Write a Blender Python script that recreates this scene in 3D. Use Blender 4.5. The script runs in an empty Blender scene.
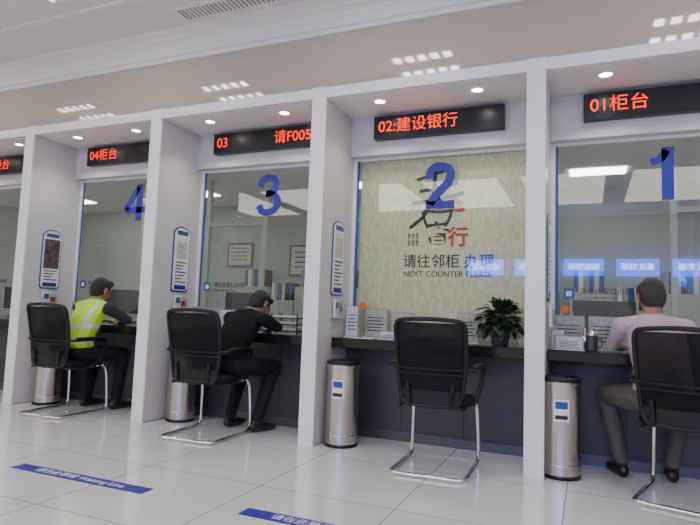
import bpy, bmesh, math, random
import numpy as np
from mathutils import Vector, Matrix
random.seed(4)
COL=bpy.context.scene.collection
PI=math.pi
# ------------------------------------------------------------------ materials
def mat(name,col,rough=.5,metal=0,spec=.5,coat=0,emis=None,es=0,noise=0,nscale=20,bump=0,bscale=60,alpha=1):
    m=bpy.data.materials.new(name);m.use_nodes=True;nt=m.node_tree;N=nt.nodes;L=nt.links
    b=N['Principled BSDF'];b.inputs['Base Color'].default_value=(*col,1)
    b.inputs['Roughness'].default_value=rough;b.inputs['Metallic'].default_value=metal
    b.inputs['Specular IOR Level'].default_value=spec;b.inputs['Coat Weight'].default_value=coat
    b.inputs['Coat Roughness'].default_value=.03;b.inputs['Alpha'].default_value=alpha
    if emis: b.inputs['Emission Color'].default_value=(*emis,1);b.inputs['Emission Strength'].default_value=es
    if noise or bump:
        tc=N.new('ShaderNodeTexCoord')
    if noise:
        n=N.new('ShaderNodeTexNoise');n.inputs['Scale'].default_value=nscale;n.inputs['Detail'].default_value=5
        r=N.new('ShaderNodeValToRGB')
        r.color_ramp.elements[0].position=.3;r.color_ramp.elements[1].position=.7
        r.color_ramp.elements[0].color=(*[max(0,c*(1-noise)) for c in col],1)
        r.color_ramp.elements[1].color=(*[min(1,c*(1+noise)) for c in col],1)
        L.new(tc.outputs['Object'],n.inputs['Vector']);L.new(n.outputs['Fac'],r.inputs[0]);L.new(r.outputs[0],b.inputs['Base Color'])
    if bump:
        n2=N.new('ShaderNodeTexNoise');n2.inputs['Scale'].default_value=bscale;n2.inputs['Detail'].default_value=3
        bp=N.new('ShaderNodeBump');bp.inputs['Strength'].default_value=bump;bp.inputs['Distance'].default_value=.02
        L.new(tc.outputs['Object'],n2.inputs['Vector']);L.new(n2.outputs['Fac'],bp.inputs['Height']);L.new(bp.outputs[0],b.inputs['Normal'])
    return m
def emat(name,col,s):
    m=bpy.data.materials.new(name);m.use_nodes=True;nt=m.node_tree;nt.nodes.clear()
    e=nt.nodes.new('ShaderNodeEmission');e.inputs[0].default_value=(*col,1);e.inputs[1].default_value=s
    o=nt.nodes.new('ShaderNodeOutputMaterial');nt.links.new(e.outputs[0],o.inputs[0]);return m
def glassmat(name,tint,f0=.06):
    m=bpy.data.materials.new(name);m.use_nodes=True;nt=m.node_tree;nt.nodes.clear();N=nt.nodes;L=nt.links
    t=N.new('ShaderNodeBsdfTransparent');t.inputs[0].default_value=(*tint,1)
    g=N.new('ShaderNodeBsdfGlossy');g.inputs['Roughness'].default_value=0
    lw=N.new('ShaderNodeLayerWeight');lw.inputs[0].default_value=.5
    p=N.new('ShaderNodeMath');p.operation='POWER';p.inputs[1].default_value=5
    q=N.new('ShaderNodeMath');q.operation='MULTIPLY_ADD';q.inputs[1].default_value=.9;q.inputs[2].default_value=f0
    x=N.new('ShaderNodeMixShader');o=N.new('ShaderNodeOutputMaterial')
    L.new(lw.outputs['Facing'],p.inputs[0]);L.new(p.outputs[0],q.inputs[0])
    L.new(q.outputs[0],x.inputs[0]);L.new(t.outputs[0],x.inputs[1]);L.new(g.outputs[0],x.inputs[2]);L.new(x.outputs[0],o.inputs[0]);return m
M={}
M['pillar']=mat('pillar_panel',(.60,.575,.57),.28,spec=.5,noise=.02,nscale=3)
M['pillar_edge']=mat('pillar_edge',(.82,.80,.79),.3)
M['soffit']=mat('soffit_panel',(.80,.77,.74),.4)
M['upper']=mat('upper_wall_stone',(.50,.42,.335),.04,spec=.6,noise=.05,nscale=1.2)
M['ceil']=mat('ceiling_paint',(.72,.70,.67),.7)
M['wall']=mat('wall_paint',(.52,.50,.48),.8)
M['trim']=mat('trim_plaster',(.78,.75,.70),.5)
M['grille']=mat('grille_grey',(.30,.29,.28),.5)
M['fascia']=mat('fascia_panel',(.60,.575,.57),.3)
M['ledbox']=mat('led_box_black',(.006,.005,.006),.3)
M['ledtxt']=emat('led_red',(1,.02,.006),2.6)
M['ledorange']=emat('led_orange',(1,.035,.006),2.9)
M['blue']=mat('vinyl_blue',(.006,.008,.26),.45)
M['bluetrim']=mat('trim_blue',(.015,.08,.30),.35)
M['glass']=glassmat('window_glass',(.90,.935,.90),.085)
M['acryl']=glassmat('acrylic',(.93,.95,.96),.05)
M['counter']=mat('counter_black_granite',(.010,.0095,.010),.14,noise=.5,nscale=300)
M['base']=mat('counter_base_grey',(.058,.057,.066),.38,noise=.08,nscale=6)
M['kick']=mat('kick_plate',(.12,.12,.13),.3,metal=.6)
M['chrome']=mat('chrome',(.82,.80,.78),.12,metal=1)
M['steel']=mat('stainless_steel',(.58,.54,.50),.22,metal=1)
M['blk']=mat('black_plastic',(.007,.007,.008),.4,spec=.35)
M['fabric']=mat('black_fabric',(.008,.008,.009),.85,spec=.2,bump=.2,bscale=300)
M['white']=mat('white_paper',(.75,.77,.78),.6)
M['offwhite']=mat('cream_print',(.50,.50,.40),.6,noise=.25,nscale=30)
M['txt']=mat('print_dark',(.012,.012,.015),.6)
M['red']=mat('print_red',(.50,.012,.012),.6)
M['poster_red']=mat('poster_maroon',(.10,.05,.06),.5,noise=.8,nscale=22)
M['orange']=mat('sticker_orange',(.75,.18,.03),.5)
M['lamp']=emat('lamp_tube',(1,.97,.93),40)
M['down']=emat('downlight_bulb',(1,.95,.86),22)
M['panel']=emat('ceiling_light_panel',(1,.955,.885),6.6)
M['opanel']=emat('office_light_panel',(.97,1,.93),10)
M['bluesign']=emat('blue_lightbox',(.03,.13,1),22)
M['whitesign']=emat('white_letters',(.8,.9,1),28)
M['office']=mat('office_wall',(.38,.42,.37),.7)
M['cab']=mat('office_cabinet',(.42,.44,.39),.5)
M['woodframe']=mat('frame_wood',(.16,.08,.04),.4)
M['officeblue']=mat('file_blue',(.03,.10,.30),.5)
M['leaf']=mat('leaf_green',(.012,.045,.014),.45,noise=.5,nscale=14)
M['pot']=mat('pot_ceramic',(.06,.06,.07),.3)
M['soil']=mat('soil',(.03,.02,.015),.9)
M['skin']=mat('skin',(.34,.17,.105),.5)
M['hair']=mat('hair_black',(.008,.007,.007),.55,bump=.8,bscale=160)
M['hairgrey']=mat('hair_greying',(.035,.03,.028),.55,noise=.7,nscale=90,bump=.8,bscale=160)
M['lips']=mat('lips',(.3,.1,.08),.5)
M['eye']=mat('eye_dark',(.02,.015,.01),.2)
M['vest']=mat('vest_hivis',(.42,.74,.02),.6,bump=.7,bscale=14)
M['reflect']=mat('reflective_tape',(.55,.56,.54),.35)
M['navy']=mat('cloth_navy',(.016,.018,.026),.85,bump=.6,bscale=14)
M['blackcloth']=mat('cloth_black',(.008,.008,.010),.9,spec=.2,bump=.6,bscale=14)
M['trouser']=mat('cloth_trouser',(.015,.015,.019),.9,spec=.2,bump=.6,bscale=12)
M['greytrouser']=mat('cloth_grey_trouser',(.085,.078,.078),.85,bump=.6,bscale=12)
M['shirt']=mat('cloth_pink_shirt',(.43,.32,.385),.8,bump=.9,bscale=13)
M['shoe']=mat('shoe_black',(.012,.012,.012),.35)
M['mesh']=mat('chair_mesh_black',(.007,.007,.008),.8,spec=.2,alpha=.95,bump=.2,bscale=400)
M['monitor']=mat('monitor_back',(.02,.02,.024),.4)
M['screen']=emat('screen_glow',(.35,.6,1),1.2)
def poster():
    m=mat('blind_print',(.8,.8,.66),.6);nt=m.node_tree;N=nt.nodes;L=nt.links
    tc=N.new('ShaderNodeTexCoord');mp=N.new('ShaderNodeMapping');mp.inputs['Scale'].default_value=(22,1,9)
    n=N.new('ShaderNodeTexNoise');n.inputs['Scale'].default_value=1.6;n.inputs['Detail'].default_value=6
    r=N.new('ShaderNodeValToRGB');r.color_ramp.elements[0].position=.40;r.color_ramp.elements[0].color=(.55,.55,.32,1)
    r.color_ramp.elements[1].position=.60;r.color_ramp.elements[1].color=(.68,.67,.41,1)
    L.new(tc.outputs['Object'],mp.inputs[0]);L.new(mp.outputs[0],n.inputs['Vector']);L.new(n.outputs['Fac'],r.inputs[0])
    L.new(r.outputs[0],N['Principled BSDF'].inputs['Base Color']);return m
M['poster']=poster()
def floormat():
    m=mat('floor_tile',(.7,.7,.72),.07,spec=.6);nt=m.node_tree;N=nt.nodes;L=nt.links
    tc=N.new('ShaderNodeTexCoord');mp=N.new('ShaderNodeMapping');mp.inputs['Location'].default_value=(.12,.33,0)
    br=N.new('ShaderNodeTexBrick');br.offset=0;br.inputs['Scale'].default_value=1
    br.inputs['Brick Width'].default_value=.8;br.inputs['Row Height'].default_value=.8
    br.inputs['Mortar Size'].default_value=.0035;br.inputs['Mortar Smooth'].default_value=.1
    br.inputs['Color1'].default_value=(.66,.66,.67,1);br.inputs['Color2'].default_value=(.70,.70,.705,1);br.inputs['Mortar'].default_value=(.28,.27,.27,1)
    n=N.new('ShaderNodeTexNoise');n.inputs['Scale'].default_value=3;n.inputs['Detail'].default_value=6
    mx=N.new('ShaderNodeMixRGB');mx.blend_type='MULTIPLY';mx.inputs[0].default_value=.12
    L.new(tc.outputs['Object'],mp.inputs[0]);L.new(mp.outputs[0],br.inputs['Vector']);L.new(tc.outputs['Object'],n.inputs['Vector'])
    L.new(br.outputs['Color'],mx.inputs[1]);L.new(n.outputs['Fac'],mx.inputs[2]);L.new(mx.outputs[0],N['Principled BSDF'].inputs['Base Color'])
    return m
M['floor']=floormat()
# ------------------------------------------------------------------ mesh builder
class MB:
    def __init__(s): s.v=[];s.f=[];s.m=[];s.sm=[];s.mats=[]
    def mi(s,k):
        if k not in s.mats:s.mats.append(k)
        return s.mats.index(k)
    def add(s,V,F,k,smooth=False):
        b=len(s.v);i=s.mi(k);s.v+=[tuple(p) for p in V]
        for f in F: s.f.append([b+j for j in f]);s.m.append(i);s.sm.append(smooth)
    def box(s,x0,x1,y0,y1,z0,z1,k):
        V=[(x,y,z) for x in(x0,x1) for y in(y0,y1) for z in(z0,z1)]
        F=[(0,1,3,2),(4,6,7,5),(0,4,5,1),(2,3,7,6),(0,2,6,4),(1,5,7,3)];s.add(V,F,k)
    def lathe(s,c,prof,k,n=40,caps=False):
        V=[];F=[]
        for r,z in prof:
            for i in range(n):
                a=2*PI*i/n;V.append((c[0]+r*math.cos(a),c[1]+r*math.sin(a),c[2]+z))
        for j in range(len(prof)-1):
            for i in range(n):
                F.append((j*n+i,j*n+(i+1)%n,(j+1)*n+(i+1)%n,(j+1)*n+i))
        if caps:F.append(tuple(range(n-1,-1,-1)));F.append(tuple(range((len(prof)-1)*n,len(prof)*n)))
        s.add(V,F,k,True)
    @staticmethod
    def smooth(P,sub,closed=False):
        P=[Vector(p) for p in P];Q=[];m=len(P);rng=m if closed else m-1
        for i in range(rng):
            g=(lambda j:P[j%m]) if closed else (lambda j:P[max(0,min(m-1,j))])
            a,b,c,d=g(i-1),g(i),g(i+1),g(i+2)
            for t in range(sub):
                t/=sub;Q.append(.5*((2*b)+(-a+c)*t+(2*a-5*b+4*c-d)*t*t+(-a+3*b-3*c+d)*t**3))
        if not closed:Q.append(P[-1])
        return Q
    def tube(s,pts,r,k,n=10,closed=False,sub=6,sx=1.0):
        P=s.smooth(pts,sub,closed) if sub>1 else [Vector(p) for p in pts]
        m=len(P);V=[];F=[];up=None
        for i,p in enumerate(P):
            if closed:t=P[(i+1)%m]-P[i-1]
            else:t=P[min(m-1,i+1)]-P[max(0,i-1)]
            t.normalize()
            if up is None:
                up=Vector((0,0,1)) if abs(t.z)<.9 else Vector((1,0,0))
            u=(up-t*up.dot(t)).normalized();w=t.cross(u);up=u
            for j in range(n):
                a=2*PI*j/n;V.append(p+u*math.cos(a)*r+w*math.sin(a)*r*sx)
        R=m if closed else m-1
        for i in range(R):
            for j in range(n):
                F.append((i*n+j,i*n+(j+1)%n,((i+1)%m)*n+(j+1)%n,((i+1)%m)*n+j))
        if not closed:F.append(tuple(range(n-1,-1,-1)));F.append(tuple(range((m-1)*n,m*n)))
        s.add(V,F,k,True)
    def ribbon(s,pts,w,y,k,x0=0,z0=0,sc=1,sub=8):
        P=s.smooth([(p[0],0,p[1]) for p in pts],sub) if sub>1 else [Vector((p[0],0,p[1])) for p in pts]
        V=[];n=len(P)
        for i,p in enumerate(P):
            t=P[min(n-1,i+1)]-P[max(0,i-1)];t.normalize();q=Vector((-t.z,0,t.x))*w*.5
            for e in(q,-q):
                r=(p+e)*sc;V.append((x0+r.x,y,z0+r.z))
        s.add(V,[(2*i,2*i+1,2*i+3,2*i+2) for i in range(n-1)],k)
    def sheet(s,fn,nu,nv,k):
        V=[fn(i/nu,j/nv) for i in range(nu+1) for j in range(nv+1)]
        F=[(i*(nv+1)+j,(i+1)*(nv+1)+j,(i+1)*(nv+1)+j+1,i*(nv+1)+j+1) for i in range(nu) for j in range(nv)]
        s.add(V,F,k,True)
    def prism(s,poly,axis,a0,a1,k):
        n=len(poly)
        def P(p,a):
            return (a,p[0],p[1]) if axis==0 else ((p[0],a,p[1]) if axis==1 else (p[0],p[1],a))
        V=[P(p,a0) for p in poly]+[P(p,a1) for p in poly]
        F=[tuple(range(n)),tuple(range(2*n-1,n-1,-1))]+[(i,(i+1)%n,n+(i+1)%n,n+i) for i in range(n)]
        s.add(V,F,k)
    def obj(s,name,bevel=0,loc=None,rotz=0,parent=None):
        me=bpy.data.meshes.new(name);me.from_pydata([tuple(v) for v in s.v],[],s.f)
        for k in s.mats: me.materials.append(M[k])
        me.polygons.foreach_set('material_index',s.m);me.polygons.foreach_set('use_smooth',s.sm)
        bm=bmesh.new();bm.from_mesh(me);bmesh.ops.recalc_face_normals(bm,faces=bm.faces);bm.to_mesh(me);bm.free()
        me.update();o=bpy.data.objects.new(name,me);COL.objects.link(o)
        if loc:o.location=loc
        o.rotation_euler[2]=rotz
        if bevel:
            b=o.modifiers.new('bevel','BEVEL');b.width=bevel;b.segments=2;b.limit_method='ANGLE'
        if parent:o.parent=parent
        return o
def text(body,loc,size,k,parent=None,rot=(PI/2,0,0),ext=.001,align='CENTER',name='lettering',sx=1,bold=0):
    cu=bpy.data.curves.new(name,'FONT');cu.body=body;cu.size=size;cu.extrude=ext;cu.align_x=align;cu.align_y='CENTER';cu.offset=bold
    cu.materials.append(M[k]);o=bpy.data.objects.new(name,cu);COL.objects.link(o)
    o.location=loc;o.rotation_euler=rot;o.scale=(sx,1,1)
    if parent:
        o.parent=parent
        o.location=Vector(loc)-parent.location
    return o
# ------------------------------------------------------------------ room shell
GY=4.46; FY=3.84; ZT=2.75; ZS=2.665; CZ=3.4
S=1.62; PX=[-.38-S*i for i in range(-1,6)]
b=MB();b.box(-10,5,-5,9,-.05,0,'floor');b.obj('floor')
b=MB();b.box(-10,5,-5,FY+.2,CZ,CZ+.05,'ceil');b.obj('ceiling')
b=MB();b.box(-10,5,FY+.05,FY+.15,ZS+.045,CZ,'upper');b.obj('wall_counter')
b=MB();b.box(-10.1,-10,-5,9,0,CZ,'wall');b.obj('wall_left')
b=MB();b.box(5,5.1,-5,9,0,CZ,'wall');b.obj('wall_right')
b=MB();b.box(-10,5,-5.1,-5,0,CZ,'wall');b.obj('wall_rear')
b=MB();b.box(-10,5,8,8.1,0,2.9,'office');b.obj('wall_office')
b=MB();b.box(-10,5,FY+.75,8.1,2.75,2.8,'ceil');b.obj('ceiling_office')
b=MB();prof=[(FY+.05,3.20),(FY+.03,3.20),(FY+.02,3.23),(FY+.0,3.235),(FY-.02,3.28),(FY-.06,3.32),(FY-.10,3.335),(FY-.10,3.36),(FY-.15,3.37),(FY-.15,3.4),(FY+.05,3.4)]
b.prism(prof,0,-10,5,'trim');b.obj('trim_1')
b=MB();b.box(-10,5,3.20,3.24,3.385,3.4,'trim');b.box(-10,5,2.1,2.14,3.385,3.4,'trim');b.obj('trim_2')
b=MB();b.box(-3.1,-1.2,3.43,3.62,3.388,3.3995,'trim')
for i in range(48):
    x=-3.07+i*.039;b.box(x,x+.010,3.46,3.59,3.380,3.390,'grille')
b.obj('ceiling_vent_grille')
b=MB();b.box(-10,5,FY,FY+.05,ZS,ZT,'pillar_edge');b.box(-10,5,FY+.05,4.38,ZS,ZS+.04,'soffit');b.obj('trim_3',.004)
for i,x in enumerate(PX):
    b=MB();b.box(x,x+.12,FY+.012,GY+.03,0,ZS,'pillar');b.box(x-.002,x+.122,FY-.004,FY+.012,0,ZT+.004,'pillar_edge')
    b.box(x-.004,x+.124,FY+.03,GY,0,.004,'kick')
    b.obj('partition_pillar',.003)
# ------------------------------------------------------------------ bays
DIG={1:[([(.36,0),(.36,1)],.20,1),([(.08,.73),(.24,.78),(.34,.94)],.14,6)],
2:[([(.09,.66),(.10,.80),(.20,.91),(.35,.92),(.50,.86),(.55,.72),(.49,.56),(.34,.40),(.18,.22),(.11,.09)],.18,8),([(.02,.085),(.64,.085)],.17,1)],
3:[([(.07,.72),(.12,.86),(.26,.925),(.42,.91),(.52,.80),(.50,.66),(.40,.565),(.24,.535)],.17,8),([(.24,.535),(.42,.51),(.55,.42),(.57,.27),(.48,.13),(.31,.075),(.14,.11),(.05,.26)],.17,8)],
4:[([(.50,0),(.50,1)],.20,1),([(-.02,.29),(.74,.29)],.16,1),([(.05,.31),(.47,.93)],.17,1)],
5:[([(.60,.92),(.15,.92),(.11,.50)],.15,1),([(.10,.50),(.30,.60),(.50,.53),(.56,.33),(.46,.13),(.28,.075),(.08,.2)],.16,8)],
6:[([(.54,.78),(.44,.91),(.28,.90),(.13,.72),(.09,.40),(.16,.15),(.32,.075),(.49,.14),(.56,.31),(.48,.50),(.32,.55),(.14,.42)],.16,8)]}
led={0:('01柜台','ledorange'),1:('02:建设银行','ledorange'),2:('03','ledtxt'),3:('04柜台','ledtxt'),4:('05柜台','ledtxt'),5:('06柜台','ledtxt')}
for i in range(6):
    xr=PX[i];xl=PX[i+1]+.12;xc=(xl+xr)/2
    b=MB();b.box(xl,xr,4.36,4.44,2.33,ZS,'fascia');b.obj('fascia_panel',.003)
    b=MB();b.box(xc-.52,xc+.54,4.29,4.358,2.445,2.635,'ledbox');o=b.obj('led_sign_board',.004)
    t,k=led[i]
    text(t,(xc-.48,4.287,2.54),.128,k,o,align='LEFT',ext=.0005)
    if i==2: text('请F005',(xc+.52,4.287,2.54),.128,k,o,align='RIGHT',ext=.0005)
    for dx in(-.38,.38):
        b=MB();c=(xc+dx,4.04,ZS);b.lathe(c,[(.058,0),(.058,-.006),(.044,-.008),(.040,.0),(.034,.0)],'white',28)
        b.lathe(c,[(.040,-.003),(.001,-.003)],'down',28);b.obj('recessed_downlight')
        L=bpy.data.lights.new('spot','SPOT');L.energy=16;L.spot_size=2.1;L.spot_blend=.8;L.shadow_soft_size=.04;L.color=(1,.93,.85)
        lo=bpy.data.objects.new('downlight_lamp',L);COL.objects.link(lo);lo.location=(xc+dx,4.04,ZS-.02)
    b=MB();b.box(xl,xr,4.10,4.98,.72,.80,'counter');o=b.obj('service_counter',.008)
    b=MB();b.box(xl,xr,4.40,4.45,.0,.72,'base');b.box(xl,xr,4.385,4.40,0,.07,'kick')
    for k2 in(1,2): 
        xx=xl+(xr-xl)*k2/3;b.box(xx-.002,xx+.002,4.398,4.402,.07,.72,'blk')
    b.obj('base_panel',.002,parent=o)
    b=MB();b.sheet(lambda u,v:(xl+.03+(xr-xl-.04)*u,GY,.81+1.52*v),1,1,'glass')
    b.box(xl,xl+.03,GY-.02,GY+.02,.80,2.40,'pillar_edge');b.box(xr-.012,xr,GY-.02,GY+.02,.80,2.40,'pillar_edge')
    b.box(xl+.03,xr-.012,GY-.015,GY+.015,2.31,2.44,'pillar_edge')
    b.box(xl+.032,xl+.052,GY-.008,GY-.005,.9,2.31,'bluetrim')
    o=b.obj('window_%d'%(i+1),parent=None)
    b=MB();H=.38
    for pts,w,sub in DIG[i+1]: b.ribbon(pts,w,GY-.006,'blue',xc-.11,1.87,H,sub)
    b.obj('number_decal',parent=o)
    if i!=1:
        b=MB();xx=xl+.09;b.box(xx,xx+.075,GY-.007,GY-.006,1.16,1.235,'bluetrim');b.box(xx+.018,xx+.057,GY-.0075,GY-.007,1.178,1.217,'white');b.obj('logo_decal',parent=o)
        text('请在此窗口办理',(xl+.20,GY-.008,1.215),.05,'txt',o,name='glass_text',align='LEFT')
        text('COUNTER SERVICE',(xl+.20,GY-.008,1.165),.028,'txt',o,name='glass_text',align='LEFT')
xl=PX[2]+.12;xr=PX[1];xc=(xl+xr)/2
b=MB();b.box(xl+.055,xr-.02,4.50,4.505,.84,2.36,'poster')
Y=4.498
def br(pts,w,k='txt',sub=6): b.ribbon(pts,w,Y,k,0,0,1,sub)
br([(-1.33,2.13),(-1.20,2.16),(-1.04,2.21)],.026);br([(-1.30,2.03),(-1.15,2.05),(-.98,2.09)],.030);br([(-1.36,1.93),(-1.17,1.95),(-.93,2.00)],.036)
br([(-1.18,2.26),(-1.17,2.10),(-1.19,1.92)],.036);br([(-1.19,1.94),(-1.26,1.82),(-1.38,1.72)],.030);br([(-1.26,1.87),(-1.14,1.85),(-1.02,1.86)],.024)
br([(-1.27,1.86),(-1.25,1.78),(-1.22,1.72)],.024);br([(-1.02,1.87),(-1.05,1.78),(-1.08,1.73)],.024);br([(-1.22,1.74),(-1.08,1.75)],.022,sub=1)
br([(-1.04,1.96),(-.98,1.93),(-.94,1.90)],.045,'red');br([(-1.02,1.88),(-.96,1.86),(-.92,1.87)],.035,'red')
o=b.obj('printed_blind')
text('者',(-1.14,4.497,1.66),.20,'txt',o,bold=.005);text('行',(-.97,4.497,1.63),.17,'red',o,bold=.004)
for k in range(3):text('客\n户\n服\n务',(-1.38+k*.035,4.497,1.62),.028,'txt',o)
text('请往邻柜',(-1.43,4.497,1.435),.12,'txt',o,bold=.001,align='LEFT')
text('办理',(-1.43+.51,4.497,1.435),.12,'blue',o,bold=.002,align='LEFT')
text('NEXT COUNTER PLEASE',(-1.06,4.497,1.335),.066,'txt',o,bold=.0005)
for i in range(1,6):
    x=PX[i]+.123
    y0={1:4.14,2:4.16,3:4.20,4:4.14,5:4.14}[i];hw=.115
    def shape(w,zb,zt,n=14):
        pts=[(y0-w,zb+.02),(y0-w+.02,zb),(y0+w-.02,zb),(y0+w,zb+.02)]
        for a in range(n+1):
            t=PI*a/n;pts.append((y0+w*math.cos(t),zt-w*.6+w*.6*math.sin(t)))
        return pts
    b=MB();b.prism(shape(hw,1.13,1.74),0,x,x+.006,'bluetrim' if i!=3 else 'blue')
    b.prism(shape(hw-.010,1.145,1.728),0,x+.006,x+.009,'white')
    if i==4:
        b.box(x+.009,x+.0108,y0-.09,y0+.09,1.34,1.64,'poster_red')
        for r in range(4):
            z=1.31-r*.03;b.box(x+.009,x+.0102,y0-.075,y0+.075-.03*(r%3),z,z+.010,'txt')
    else:
        b.box(x+.009,x+.0105,y0-.07,y0+.07,1.44,1.60,'offwhite')
        for r in range(7):
            z=1.40-r*.03;b.box(x+.009,x+.0102,y0-.075,y0+.075-.03*(r%3),z,z+.010,'txt')
    b.box(x+.009,x+.0105,y0-.08,y0+.08,1.155,1.195,'blue')
    b.box(x+.009,x+.0105,y0-.075,y0+.075,1.66,1.70,'bluetrim')
    b.box(x+.04,x+.0415,y0-.09,y0+.09,.96,1.07,'acryl');b.box(x,x+.043,y0-.09,y0+.09,.955,.96,'white')
    b.box(x+.012,x+.030,y0-.075,y0+.0,.962,1.10,'white');b.box(x+.012,x+.026,y0+.005,y0+.078,.962,1.09,'offwhite')
    b.box(x+.030,x+.031,y0-.065,y0-.01,1.03,1.08,'bluetrim');b.box(x+.026,x+.027,y0+.012,y0+.07,1.0,1.05,'red')
    b.obj('notice_sign_panel')
# ------------------------------------------------------------------ lamps
for j,x in enumerate([-7.95,-5.78,-3.6,-1.42,.76,2.94]):
    b=MB();y=2.74;b.box(x-.31,x+.31,y-.31,y+.31,3.385,3.399,'white')
    for dy in(-.16,.16):
        for k in range(5):
            xx=x-.24+k*.12
            b.box(xx-.035,xx+.035,y+dy-.05,y+dy+.05,3.378,3.386,'lamp')
        for k in range(6):
            xx=x-.30+k*.12;b.box(xx-.004,xx+.004,y+dy-.1,y+dy+.1,3.355,3.385,'white')
    b.obj('ceiling_troffer_lamp')
for k in range(8):
    x=-9.0+k*1.72
    b=MB();b.box(x-.66,x+.66,-3.4,-.8,3.39,3.399,'panel');b.box(x-.70,x+.70,-3.44,-.76,3.394,3.3995,'white');b.obj('ceiling_light_panel')
for k in range(5):
    x=-2.3+k*1.1
    b=MB();b.box(x-.42,x+.42,-4.98,-4.9,2.03,2.40,'bluesign');o=b.obj('lightbox_sign')
    text('请往邻柜',(x,-4.895,2.22),.17,'whitesign',o,rot=(PI/2,0,PI))
for x in(-8.2,-5.6,-3.0,.1,2.6):
    b=MB();b.box(x-.3,x+.3,5.2,5.8,2.735,2.749,'opanel');b.obj('office_ceiling_lamp')
    b=MB();b.box(x-.3,x+.3,6.9,7.2,2.735,2.749,'opanel');b.obj('office_ceiling_lamp')
# ------------------------------------------------------------------ plants
def plant(loc,sc,n,seed):
    rnd=random.Random(seed)
    b=MB();b.lathe((0,0,0),[(.001,0),(.055,0),(.06,.01),(.078,.11),(.082,.115),(.082,.125),(.074,.125),(.07,.105)],'pot',28);b.lathe((0,0,0),[(.07,.105),(.001,.108)],'soil',20)
    for i in range(n):
        a=rnd.uniform(0,2*PI);el=rnd.uniform(-.45,1.45);R=rnd.uniform(.07,.175)
        c=Vector((R*math.cos(a)*math.cos(el)*1.0,R*math.sin(a)*math.cos(el)*.6,.15+R*math.sin(el)*.98))
        d=Vector((math.cos(a)*math.cos(el),math.sin(a)*math.cos(el),math.sin(el)-.4+rnd.uniform(-.3,.3))).normalized()
        sd=d.cross(Vector((rnd.uniform(-.4,.4),rnd.uniform(-.4,.4),1))).normalized();nn=sd.cross(d)
        l=rnd.uniform(.05,.075);w=l*.38
        V=[];F=[]
        for t,ww in [(0,0),(.2,.8),(.45,1),(.75,.6),(1,0)]:
            p=c+d*l*t-nn*(.35*l*t*t)
            V+=[p-sd*w*ww+nn*.12*w*ww,p,p+sd*w*ww+nn*.12*w*ww]
        for j in range(4):F+=[(3*j,3*j+1,3*j+4,3*j+3),(3*j+1,3*j+2,3*j+5,3*j+4)]
        b.add(V,F,'leaf',True)
        if i%3==0:b.tube([(0,0,.10),tuple(c*.5+Vector((0,0,.06))),tuple(c)],.0022,'leaf',5,sub=3)
    o=b.obj('potted_plant',loc=loc);o.scale=(sc,sc,sc);return o
plant((-.60,4.28,.80),1,230,3);plant((-2.34,4.76,.80),.72,110,5);plant((1.08,4.76,.80),.65,90,6)
# ------------------------------------------------------------------ office furniture
for i in range(5):
    xl=PX[i+1]+.12;xr=PX[i];xc=(xl+xr)/2
    if i!=1:
        b=MB();b.box(-.23,.23,-.015,.02,.10,.36,'monitor');b.box(-.215,.215,.02,.022,.115,.345,'screen');b.box(-.03,.03,0,.02,.02,.15,'monitor');b.box(-.12,.12,-.07,.09,0,.02,'monitor')
        b.obj('computer_monitor',.004,loc=(xc-.38,4.80,.80),rotz=.25)
        b=MB()
        for q in range(3): b.box(-.15,.15,-.1,.1,.0+q*.06,.01+q*.06,'monitor');b.box(-.13,.13,-.09,.09,.01+q*.06,.03+q*.06,'white')
        for sx in(-.145,.135): b.box(sx,sx+.01,-.1,-.09,0,.17,'monitor');b.box(sx,sx+.01,.09,.1,0,.17,'monitor')
        b.obj('document_tray',loc=(xc+.08,4.83,.80))
for i in range(4):
    xl=PX[i+1]+.12
    b=MB()
    for k in range(3):
        x0=xl+.05+k*.5;b.box(x0,x0+.48,7.5,7.98,0,1.35-.2*(k%2),'cab');b.box(x0+.235,x0+.245,7.495,7.5,.05,1.1,'grille')
        b.box(x0+.26,x0+.28,7.48,7.5,.8,.95,'chrome')
        for q in range(6):
            b.box(x0+.04+q*.06,x0+.09+q*.06,7.6,7.85,1.35-.2*(k%2),1.62-.2*(k%2),['officeblue','white','grille','officeblue','offwhite','monitor'][(q+k)%6])
    b.obj('filing_cabinet')
for x,w,z,h in((-4.1,.7,1.8,.5),(-5.4,.5,1.9,.4)):
    b=MB();b.box(x-w/2,x+w/2,7.97,7.995,z-h/2,z+h/2,'woodframe');b.box(x-w/2+.03,x+w/2-.03,7.965,7.97,z-h/2+.03,z+h/2-.03,'offwhite')
    for q in range(4):b.box(x-w*.35,x+w*.3,7.962,7.965,z+h*.25-q*h*.16,z+h*.29-q*h*.16,'officeblue');
    b.obj('framed_notice')
for x in(-3.05,-4.85,-6.0,.75):
    b=MB();b.box(x,x+.06,6.3,6.36,0,2.75,'cab');b.box(x+.9,x+.94,6.3,6.36,0,2.75,'cab');b.box(x+.06,x+.9,6.3,6.36,2.1,2.16,'cab');b.box(x+.06,x+.9,6.3,6.36,.95,1.0,'cab');b.sheet(lambda u,v:(x+.06+.84*u,6.33,1+1.1*v),1,1,'acryl');b.box(x+.06,x+.9,6.31,6.35,0,.95,'cab');b.obj('office_screen_partition')
# ------------------------------------------------------------------ floor strips
for x0,x1,t in((-3.20,-2.19,'请在此等候 Waiting Line'),(-1.58,-.57,'请在此等候 Waiting Line')):
    b=MB();b.box(x0,x1,2.43,2.53,0,.0015,'blue');o=b.obj('floor_marking_strip')
    text(t,((x0+x1)/2,2.48,.0018),.066,'white',o,rot=(0,0,0),ext=.0002)
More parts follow.
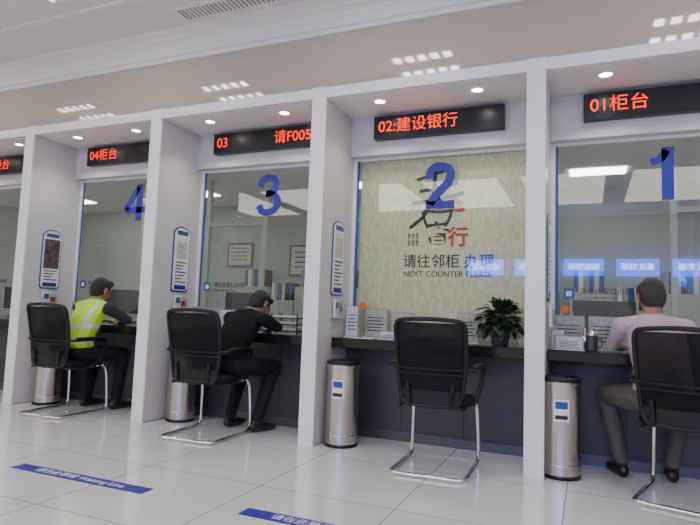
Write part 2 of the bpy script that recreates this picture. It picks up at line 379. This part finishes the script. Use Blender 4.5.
# ------------------------------------------------------------------ bins
def bin_(x,y,label=False):
    b=MB();r=.125
    b.lathe((0,0,0),[(r-.004,0),(r+.002,.0),(r+.002,.022),(r-.002,.024)],'blk')
    b.lathe((0,0,0),[(r-.002,.022),(r-.002,.585),(r,.59),(r+.003,.597),(r+.003,.605)],'steel')
    b.lathe((0,0,0),[(r+.003,.605),(r+.004,.62),(r-.002,.632),(r-.022,.634),(r-.03,.625),(r-.034,.5),(r-.034,.2),(.001,.2)],'blk')
    b.lathe((0,0,0),[(r-.001,.08),(r+.0015,.083),(r+.0015,.087),(r-.001,.09)],'steel')
    a0=-PI/2+.1
    def patch(a,w,z0,z1,k,dr):
        V=[];F=[];n=8
        for j in range(n+1):
            t=a-w/2+w*j/n;V+=[((r+dr)*math.cos(t),(r+dr)*math.sin(t),z0),((r+dr)*math.cos(t),(r+dr)*math.sin(t),z1)]
        for j in range(n):F.append((2*j,2*j+2,2*j+3,2*j+1))
        b.add(V,F,k,True)
    if label:
        patch(a0,.75,.36,.50,'white',.002);patch(a0,.6,.44,.485,'bluetrim',.003);patch(a0,.6,.375,.40,'txt',.003)
    return b.obj('trash_bin',loc=(x,y,0))
bin_(-.17,4.00,True);bin_(-1.73,4.02,True);bin_(-3.325,4.12);bin_(-4.94,4.08)
# ------------------------------------------------------------------ chairs
def chair(x,y,rz):
    b=MB()
    pts=[(-.215,.20,.43),(-.225,.25,.36),(-.235,.27,.10),(-.235,.26,.035),(-.235,.20,.014),(-.235,0,.014),(-.235,-.20,.014),(-.225,-.265,.014),(-.17,-.29,.014),
         (0,-.29,.014),(.17,-.29,.014),(.225,-.265,.014),(.235,-.20,.014),(.235,0,.014),(.235,.20,.014),(.235,.26,.035),(.235,.27,.10),(.225,.25,.36),(.215,.20,.43)]
    b.tube(pts,.0125,'chrome',12)
    b.tube([(-.22,.15,.425),(0,.15,.425),(.22,.15,.425)],.011,'chrome',8)
    b.tube([(-.20,.2,.42),(-.20,-.2,.42)],.012,'blk',8,sub=1);b.tube([(.20,.2,.42),(.20,-.2,.42)],.012,'blk',8,sub=1)
    n=40;rings=[(.90,.425),(1.0,.435),(1.02,.452),(.99,.468),(.9,.478),(.6,.482),(.25,.480),(.01,.479)]
    V=[];F=[]
    for s,z in rings:
        for i in range(n):
            a=2*PI*i/n;ca,sa=math.cos(a),math.sin(a)
            px=.235*s*math.copysign(abs(ca)**.5,ca);py=.235*s*math.copysign(abs(sa)**.5,sa)
            V.append((px,py+.01,z-(.03*max(0,(py-.12)/.12)**2)))
    for j in range(len(rings)-1):
        for i in range(n):F.append((j*n+i,j*n+(i+1)%n,(j+1)*n+(i+1)%n,(j+1)*n+i))
    F.append(tuple(range(n-1,-1,-1)));b.add(V,F,'fabric',True)
    def bp(u,v):
        w=.19+.035*math.sin(min(1,v*1.3)*PI/2)
        yy=-.235-.075*v+.035*u*u+.018*math.sin((v-.05)*PI*1.2)
        return Vector((u*w,yy,.44+.53*v))
    b.sheet(lambda a,c:bp((a*2-1)*.97,.03+.94*c),16,16,'mesh')
    per=[]
    for u,v in[(-.82,0),(-.4,-.012),(0,-.015),(.4,-.012),(.82,0),(.97,.05),(1,.2),(1,.4),(1,.6),(1,.8),(.98,.93),(.85,.99),(.4,1.01),(0,1.015),(-.4,1.01),(-.85,.99),(-.98,.93),(-1,.8),(-1,.6),(-1,.4),(-1,.2),(-.97,.05)]: per.append(bp(u,v))
    b.tube(per,.0145,'blk',10,closed=True,sub=4)
    b.sheet(lambda a,c:bp((a*2-1)*.95,.01+.16*c)+Vector((0,-.006,0)),12,4,'blk')
    for v in(.36,.42): b.tube([bp(-1,v)+Vector((0,-.006,0)),bp(-.5,v)+Vector((0,-.012,0)),bp(0,v)+Vector((0,-.014,0)),bp(.5,v)+Vector((0,-.012,0)),bp(1,v)+Vector((0,-.006,0))],.006,'blk',6)
    for s in(-1,1):
        b.tube([bp(s*.7,.25)+Vector((0,-.015,0)),bp(s*.7,.02)+Vector((0,-.01,0)),(s*.15,-.19,.425),(s*.16,-.05,.42)],.013,'blk',8)
        b.tube([bp(s*1.0,.42),(s*.255,-.20,.665),(s*.272,-.05,.672),(s*.275,.10,.668),(s*.275,.165,.645),(s*.268,.16,.58),(s*.255,.11,.49),(s*.235,.06,.43),(s*.20,.04,.42)],.0125,'blk',10,sx=1.2)
        b.tube([(s*.262,-.16,.682),(s*.275,-.03,.687),(s*.278,.09,.684),(s*.276,.15,.672)],.012,'blk',10,sx=2.1)
    return b.obj('office_chair',loc=(x,y,0),rotz=rz)
chair(-.93,3.77,.03);chair(.53,3.83,math.radians(-16));chair(-2.78,3.77,.06);chair(-4.42,3.84,.05)
# ------------------------------------------------------------------ people
ico=bmesh.new();bmesh.ops.create_icosphere(ico,subdivisions=2,radius=1);SPH=np.array([v.co[:] for v in ico.verts]);ico.free()
class Body:
    def __init__(s,org,head=0): s.seg=[];s.o=Vector(org);s.R=Matrix.Rotation(head,3,'Z')
    def hull(s,tag,nodes):
        N=[]
        for nd in nodes:
            p,r=nd[0],nd[1];r=(r,r,r) if not isinstance(r,tuple) else r
            R=nd[2] if len(nd)>2 else Matrix.Identity(3)
            N.append((np.array(s.o+s.R@Vector(p)),np.array(r),np.array(s.R@R)))
        for a,c in zip(N[:-1],N[1:]): s.seg.append((tag,a,c))
    def hand(s,w,d,n,side,curl=.5):
        w,d,n=Vector(w),Vector(d).normalized(),Vector(n).normalized();a=d.cross(n).normalized()*side
        n=(n-d*n.dot(d)).normalized();R=Matrix((a,d,n)).transposed()
        s.hull('skin',[(w,(.026,.02,.019),R),(w+d*.035,(.034,.02,.016),R),(w+d*.078,(.040,.016,.012),R)])
        for off,l in((.030,.068),(.010,.078),(-.010,.072),(-.030,.056)):
            p=w+d*.085+a*off;q=p+(d*math.cos(curl*.5)+n*math.sin(curl*.5)+a*off*2.5)*l*.45
            r=q+(d*math.cos(curl)+n*math.sin(curl)+a*off*1.5)*l*.32;t=r+(d*math.cos(curl*1.7)+n*math.sin(curl*1.7))*l*.24
            s.hull('skin',[(p,.0092),(q,.0085),(r,.0078),(t,.0066)])
        p=w+d*.025+a*.028;q=p+(a*.75+d*.65)*.032+n*.006;r=q+(a*.35+d*.9)*.03+n*.006
        s.hull('skin',[(p,.013),(q,.0105),(r,.0085)])
    def head(s,c,f,u,neck,hair='hair',extra=None):
        c,f=Vector(c),Vector(f).normalized();u=Vector(u);u=(u-f*u.dot(f)).normalized();r=f.cross(u);R=Matrix((r,f,u)).transposed()
        P=lambda x,y,z:c+r*x+f*y+u*z
        s.hull('skin',[(P(0,.0,.015),(.072,.088,.092),R),(P(0,.035,-.065),(.052,.052,.048),R)])
        s.hull('skin',[(P(0,.070,-.085),(.022,.018,.016),R),(P(0,.045,-.08),(.04,.03,.025),R)])
        s.hull('skin',[(P(0,.085,.02),(.008,.010,.01),R),(P(0,.104,-.022),(.013,.012,.010),R)])
        s.hull('skin',[(P(-.03,.080,.028),(.022,.010,.008),R),(P(.03,.080,.028),(.022,.010,.008),R)])
        s.hull('lips',[(P(-.018,.083,-.052),(.006,.006,.006),R),(P(.018,.083,-.052),(.006,.006,.006),R)])
        for e in(-1,1):
            s.hull('eye',[(P(e*.03,.080,.008),(.012,.009,.007),R),(P(e*.031,.081,.008),(.012,.009,.007),R)])
            s.hull('skin',[(P(e*.080,-.004,.004),(.009,.018,.020),R),(P(e*.077,.0,-.030),(.008,.011,.012),R)])
            s.hull(hair,[(P(e*.066,.018,.055),(.014,.03,.02),R),(P(e*.068,.022,.015),(.009,.018,.02),R)])
        s.hull(hair,[(P(0,-.020,.032),(.081,.092,.096),R),(P(0,-.040,-.010),(.077,.068,.078),R),(P(0,-.046,-.055),(.060,.046,.042),R)])
        s.hull(hair,[(P(-.03,.048,.085),(.035,.035,.028),R),(P(.03,.048,.085),(.035,.035,.028),R)])
        s.hull('skin',[(neck,(.062,.060,.05)),(P(0,-.022,-.06),(.054,.054,.06),R)])
    def foot(s,ank,d,tag='shoe'):
        a=Vector(ank);d=Vector(d).normalized();r=d.cross(Vector((0,0,1)));R=Matrix((r,d,Vector((0,0,1)))).transposed()
        g=lambda y,z:Vector((a.x,a.y,z))+d*y
        s.hull(tag,[(g(-.035,.045),(.037,.045,.045),R),(g(.05,.042),(.040,.05,.042),R),(g(.13,.03),(.046,.055,.030),R),(g(.175,.026),(.038,.045,.024),R)])
        s.hull(tag,[(g(0,.08),(.04,.045,.03),R),(g(.03,.05),(.04,.05,.045),R)])
    def build(s,name,tagmat,post=None,voxel=.0072):
        V=[];F=[]
        for tag,a,c in s.seg:
            pts=[]
            for p,r,R in(a,c): pts+=list((SPH*r)@R.T+p)
            bm=bmesh.new();vs=[bm.verts.new(q) for q in pts]
            bmesh.ops.convex_hull(bm,input=vs)
            loose=[v for v in bm.verts if not v.link_faces];bmesh.ops.delete(bm,geom=loose,context='VERTS')
            bm.verts.index_update();o=len(V);V+=[v.co[:] for v in bm.verts];F+=[[o+v.index for v in f.verts] for f in bm.faces];bm.free()
        me=bpy.data.meshes.new(name);me.from_pydata(V,[],F);ob=bpy.data.objects.new(name,me);COL.objects.link(ob)
        m=ob.modifiers.new('r','REMESH');m.mode='VOXEL';m.voxel_size=voxel
        m=ob.modifiers.new('s','SMOOTH');m.factor=.5;m.iterations=4
        dg=bpy.context.evaluated_depsgraph_get();nm=bpy.data.meshes.new_from_object(ob.evaluated_get(dg));ob.modifiers.clear();ob.data=nm
        n=len(nm.polygons);C=np.zeros(n*3);nm.polygons.foreach_get('center',C);C=C.reshape(-1,3)
        best=np.full(n,1e9);bt=np.zeros(n,int);tags=list(tagmat.keys())
        for tag,a,c in s.seg:
            for t in(0,.2,.4,.6,.8,1):
                p=a[0]*(1-t)+c[0]*t;r=a[1]*(1-t)+c[1]*t;R=a[2]
                q=((C-p)@R);k=np.linalg.norm(q/r,axis=1);d=np.linalg.norm(q,axis=1)*(1-1/np.maximum(k,1e-6))
                w=d<best;best[w]=d[w];bt[w]=tags.index(tag)
        if post: post(C,bt,tags)
        nm.materials.clear()
        for t in tags: nm.materials.append(M[tagmat[t]])
        nm.polygons.foreach_set('material_index',bt.astype(np.int32));nm.polygons.foreach_set('use_smooth',[True]*n);nm.update()
        return ob
def sitter(name,org,heading,lean,headc,headf,elb,wri,hd,knee,ank,footd,tm,post=None,sw=.185,headu=(0,0,1),belly=0):
    B=Body(org,heading)
    ch,up,nk=[Vector(p) for p in lean]
    wa=Vector((0,ch.y*.35,.72))
    sd=(up-ch).normalized();R=Matrix((Vector((1,0,0)),Vector((0,sd.z,-sd.y)),sd)).transposed()
    B.hull('pant',[((0,.0,.555),(.165,.12,.095)),((0,.01,.60),(.155,.115,.08))])
    B.hull('top',[((0,.005,.62),(.168,.128,.07)),(wa,(.158,.118+belly,.09)),(ch,(.172,.118,.10),R),(up,(.165,.090,.075),R)])
    B.hull('top',[(up+Vector((-sw+.02,0,.0)),(.055,.062,.052)),(nk+Vector((0,-.01,-.012)),(.066,.062,.035)),(up+Vector((sw-.02,0,0)),(.055,.062,.052))])
    B.hull('collar',[(nk+Vector((0,0,-.01)),(.068,.066,.020)),(nk+Vector((0,.004,.012)),(.062,.062,.016))])
    for s,i in((-1,0),(1,1)):
        sh=up+Vector((s*sw,.005,-.01));e=Vector(elb[i]);w=Vector(wri[i])
        B.hull('sleeve',[(sh,(.062,.066,.062)),(sh.lerp(e,.45),.052),(e,.043)])
        B.hull('sleeve',[(e,.043),(e.lerp(w,.4),.039),(e.lerp(w,.92),.031)])
        B.hull('skin',[(e.lerp(w,.9),.024),(w,(.027,.024,.021))])
        B.hand(w,hd[i],(0,0,-1),-s)
        k=Vector(knee[i]);a=Vector(ank[i]);hp=Vector((s*.088,.0,.545))
        B.hull('pant',[(hp,(.092,.10,.085)),(hp.lerp(k,.5),(.083,.083,.078)),(k,(.064,.064,.062))])
        B.hull('pant',[(k,(.062,.062,.062)),(k.lerp(a,.35)+Vector((0,-.012,0)),.058),(a+Vector((0,0,.02)),(.047,.05,.04))])
        B.foot(a,footd[i])
    B.head(headc,headf,headu,nk)
    return B.build(name,tm,post)
def postA(C,bt,tags):
    rx=C[:,0]+4.34
    v=bt==tags.index('top')
    band=((np.abs(C[:,2]-.66)<.020)|(np.abs(C[:,2]-.79)<.020))
    vert=(np.abs(np.abs(rx)-.105)<.018)&(C[:,2]>.80)
    bt[v&(band|vert)]=tags.index('tape')
base=dict(skin='skin',hair='hair',lips='lips',eye='eye',shoe='shoe')
sitter('man_in_safety_vest',(-4.34,3.85,0),0,[(0,.10,.86),(0,.165,.965),(0,.195,1.02)],(.0,.245,1.125),(.15,.9,-.35),
 [(-.30,.30,.855),(.30,.30,.855)],[(-.14,.42,.835),(.14,.44,.835)],[(.8,.5,-.05),(-.8,.45,-.05)],
 [(-.17,.42,.52),(.17,.42,.52)],[(-.18,.33,.09),(.17,.36,.09)],[(-.1,1,0),(.1,1,0)],
 dict(base,top='vest',collar='vest',sleeve='navy',pant='trouser',tape='reflect'),post=postA)
sitter('man_in_black_shirt',(-2.67,3.86,0),-.08,[(0,.12,.825),(0,.205,.925),(.005,.245,.967)],(.05,.315,1.04),(.2,.8,-.72),
 [(-.26,.31,.855),(.25,.31,.855)],[(-.10,.44,.835),(.12,.45,.835)],[(.8,.5,-.05),(-.8,.45,-.05)],
 [(-.15,.42,.52),(.16,.42,.52)],[(-.15,.25,.09),(.15,.22,.09)],[(-.1,1,0),(.15,1,0)],
 dict(base,top='blackcloth',collar='blackcloth',sleeve='blackcloth',pant='trouser'),headu=(0,.6,.8),sw=.175)
sitter('man_in_pink_shirt',(.41,3.86,0),.10,[(-.01,.10,.86),(-.02,.14,.985),(-.02,.165,1.045)],(-.02,.205,1.165),(-.1,.9,-.3),
 [(-.24,.28,.855),(.25,.28,.855)],[(-.14,.44,.835),(.12,.42,.835)],[(.6,.6,-.05),(-.8,.45,-.05)],
 [(-.27,.40,.52),(.20,.42,.52)],[(-.18,.36,.09),(.12,.36,.09)],[(-.2,1,0),(.15,1,0)],
 dict(base,hair='hairgrey',top='shirt',collar='shirt',sleeve='shirt',pant='greytrouser'),sw=.18,belly=.02)
# ------------------------------------------------------------------ counter-top items
def stand(x,y,w,h,k='white',name='desk_sign_holder',rz=0):
    b=MB();b.box(-w/2-.01,w/2+.01,-.002,-.001,0,h+.02,'acryl');b.box(-w/2-.006,w/2+.006,.005,.008,.006,h+.016,'grille');b.box(-w/2,w/2,.003,.005,.012,h+.01,k);b.box(-w/2-.01,w/2+.01,-.03,.03,0,.003,'white')
    for r in range(5):
        z=h*(.25+.12*r);b.box(-w*.38,w*(.38-.1*(r%2)),.0022,.003,z,z+h*.04,'txt' if r<4 else 'bluetrim')
    return b.obj(name,loc=(x,y,.80),rotz=rz)
stand(-1.79,4.30,.09,.24,rz=.2);stand(-1.62,4.40,.19,.22,'offwhite');stand(-1.39,4.41,.19,.20,'offwhite');stand(-1.44,4.24,.16,.05,'white','name_plate')
stand(-.86,4.40,.15,.21,'offwhite');stand(-.13,4.41,.20,.22,'offwhite');stand(.10,4.41,.19,.22,'offwhite');stand(-.12,4.15,.17,.08,'white','name_plate')
stand(-3.38,4.36,.12,.19,'offwhite');stand(-2.12,4.30,.14,.23,'offwhite');stand(-2.08,4.16,.1,.11,'white');stand(-3.06,4.38,.2,.17,'white');stand(-4.95,4.36,.14,.2,'offwhite');stand(-3.78,4.34,.13,.2,'offwhite')
stand(-.20,4.28,.08,.12,'white')
# pen cup and calculator
b=MB();b.lathe((0,0,0),[(.001,0),(.03,0),(.032,.09),(.028,.09),(.027,.01)],'steel',24)
for q in range(4):
    a=q*1.7;b.tube([(.01*math.cos(a),.01*math.sin(a),.01),(.026*math.cos(a),.026*math.sin(a),.15)],.003,['blk','bluetrim','red','white'][q],6,sub=1)
b.obj('pen_cup',loc=(-.03,4.31,.80))
for x,z in((-1.76,1.06),(-.16,1.08)):
    b=MB();b.prism([(x+.032*math.cos(a*PI/8),z+.032*math.sin(a*PI/8)) for a in range(16)],1,GY-.007,GY-.005,'orange');b.obj('warning_sticker')
for x,y,r in((-2.66,4.16,.2),(-4.36,4.16,-.1),(.38,4.16,.1),(-1.66,4.20,.1)):
    b=MB();b.box(-.09,.09,-.05,.05,0,.002,'white')
    for q in range(3):b.box(-.07,.06,-.03+q*.028,-.026+q*.028,.002,.0023,'txt')
    b.obj('paper_form',loc=(x,y,.80),rotz=r)
for x,y in((-1.22,4.30),(-3.2,4.24)):
    b=MB();b.box(-.05,.05,-.07,.07,0,.03,'monitor');b.box(-.04,.04,.02,.055,.03,.033,'grille')
    for q in range(3):
        for r in range(4):b.box(-.035+q*.026,-.017+q*.026,-.06+r*.018,-.048+r*.018,.03,.034,'grille')
    b.obj('card_keypad',.003,loc=(x,y,.80))
b=MB();b.lathe((0,0,0),[(.001,0),(.034,0),(.037,.01),(.038,.10),(.040,.105)],'pot',28);b.lathe((0,0,0),[(.040,.105),(.040,.115),(.030,.125),(.012,.128),(.012,.14),(.001,.142)],'steel',28)
b.tube([(.036,0,.085),(.060,0,.08),(.066,0,.055),(.056,0,.03),(.036,0,.025)],.005,'pot');b.obj('tea_mug',loc=(.02,4.18,.80))
# ------------------------------------------------------------------ camera / world
f,yaw,pit,rol=563.8,math.radians(23.01),math.radians(5.07),math.radians(2.08)
F=Vector((-math.sin(yaw)*math.cos(pit),math.cos(yaw)*math.cos(pit),math.sin(pit)));R=Vector((math.cos(yaw),math.sin(yaw),0));U=R.cross(F)
R2=R*math.cos(rol)+U*math.sin(rol);U2=-R*math.sin(rol)+U*math.cos(rol)
c=bpy.data.cameras.new('camera');co=bpy.data.objects.new('camera',c);COL.objects.link(co)
mm=Matrix((R2,U2,-F)).transposed().to_4x4();mm.translation=Vector((0,0,1.0));co.matrix_world=mm
c.sensor_width=36;c.lens=f/700*36;c.clip_start=.05
bpy.context.scene.camera=co
w=bpy.data.worlds.new('world');w.use_nodes=True;bpy.context.scene.world=w
w.node_tree.nodes['Background'].inputs[0].default_value=(.8,.9,1,1);w.node_tree.nodes['Background'].inputs[1].default_value=.3
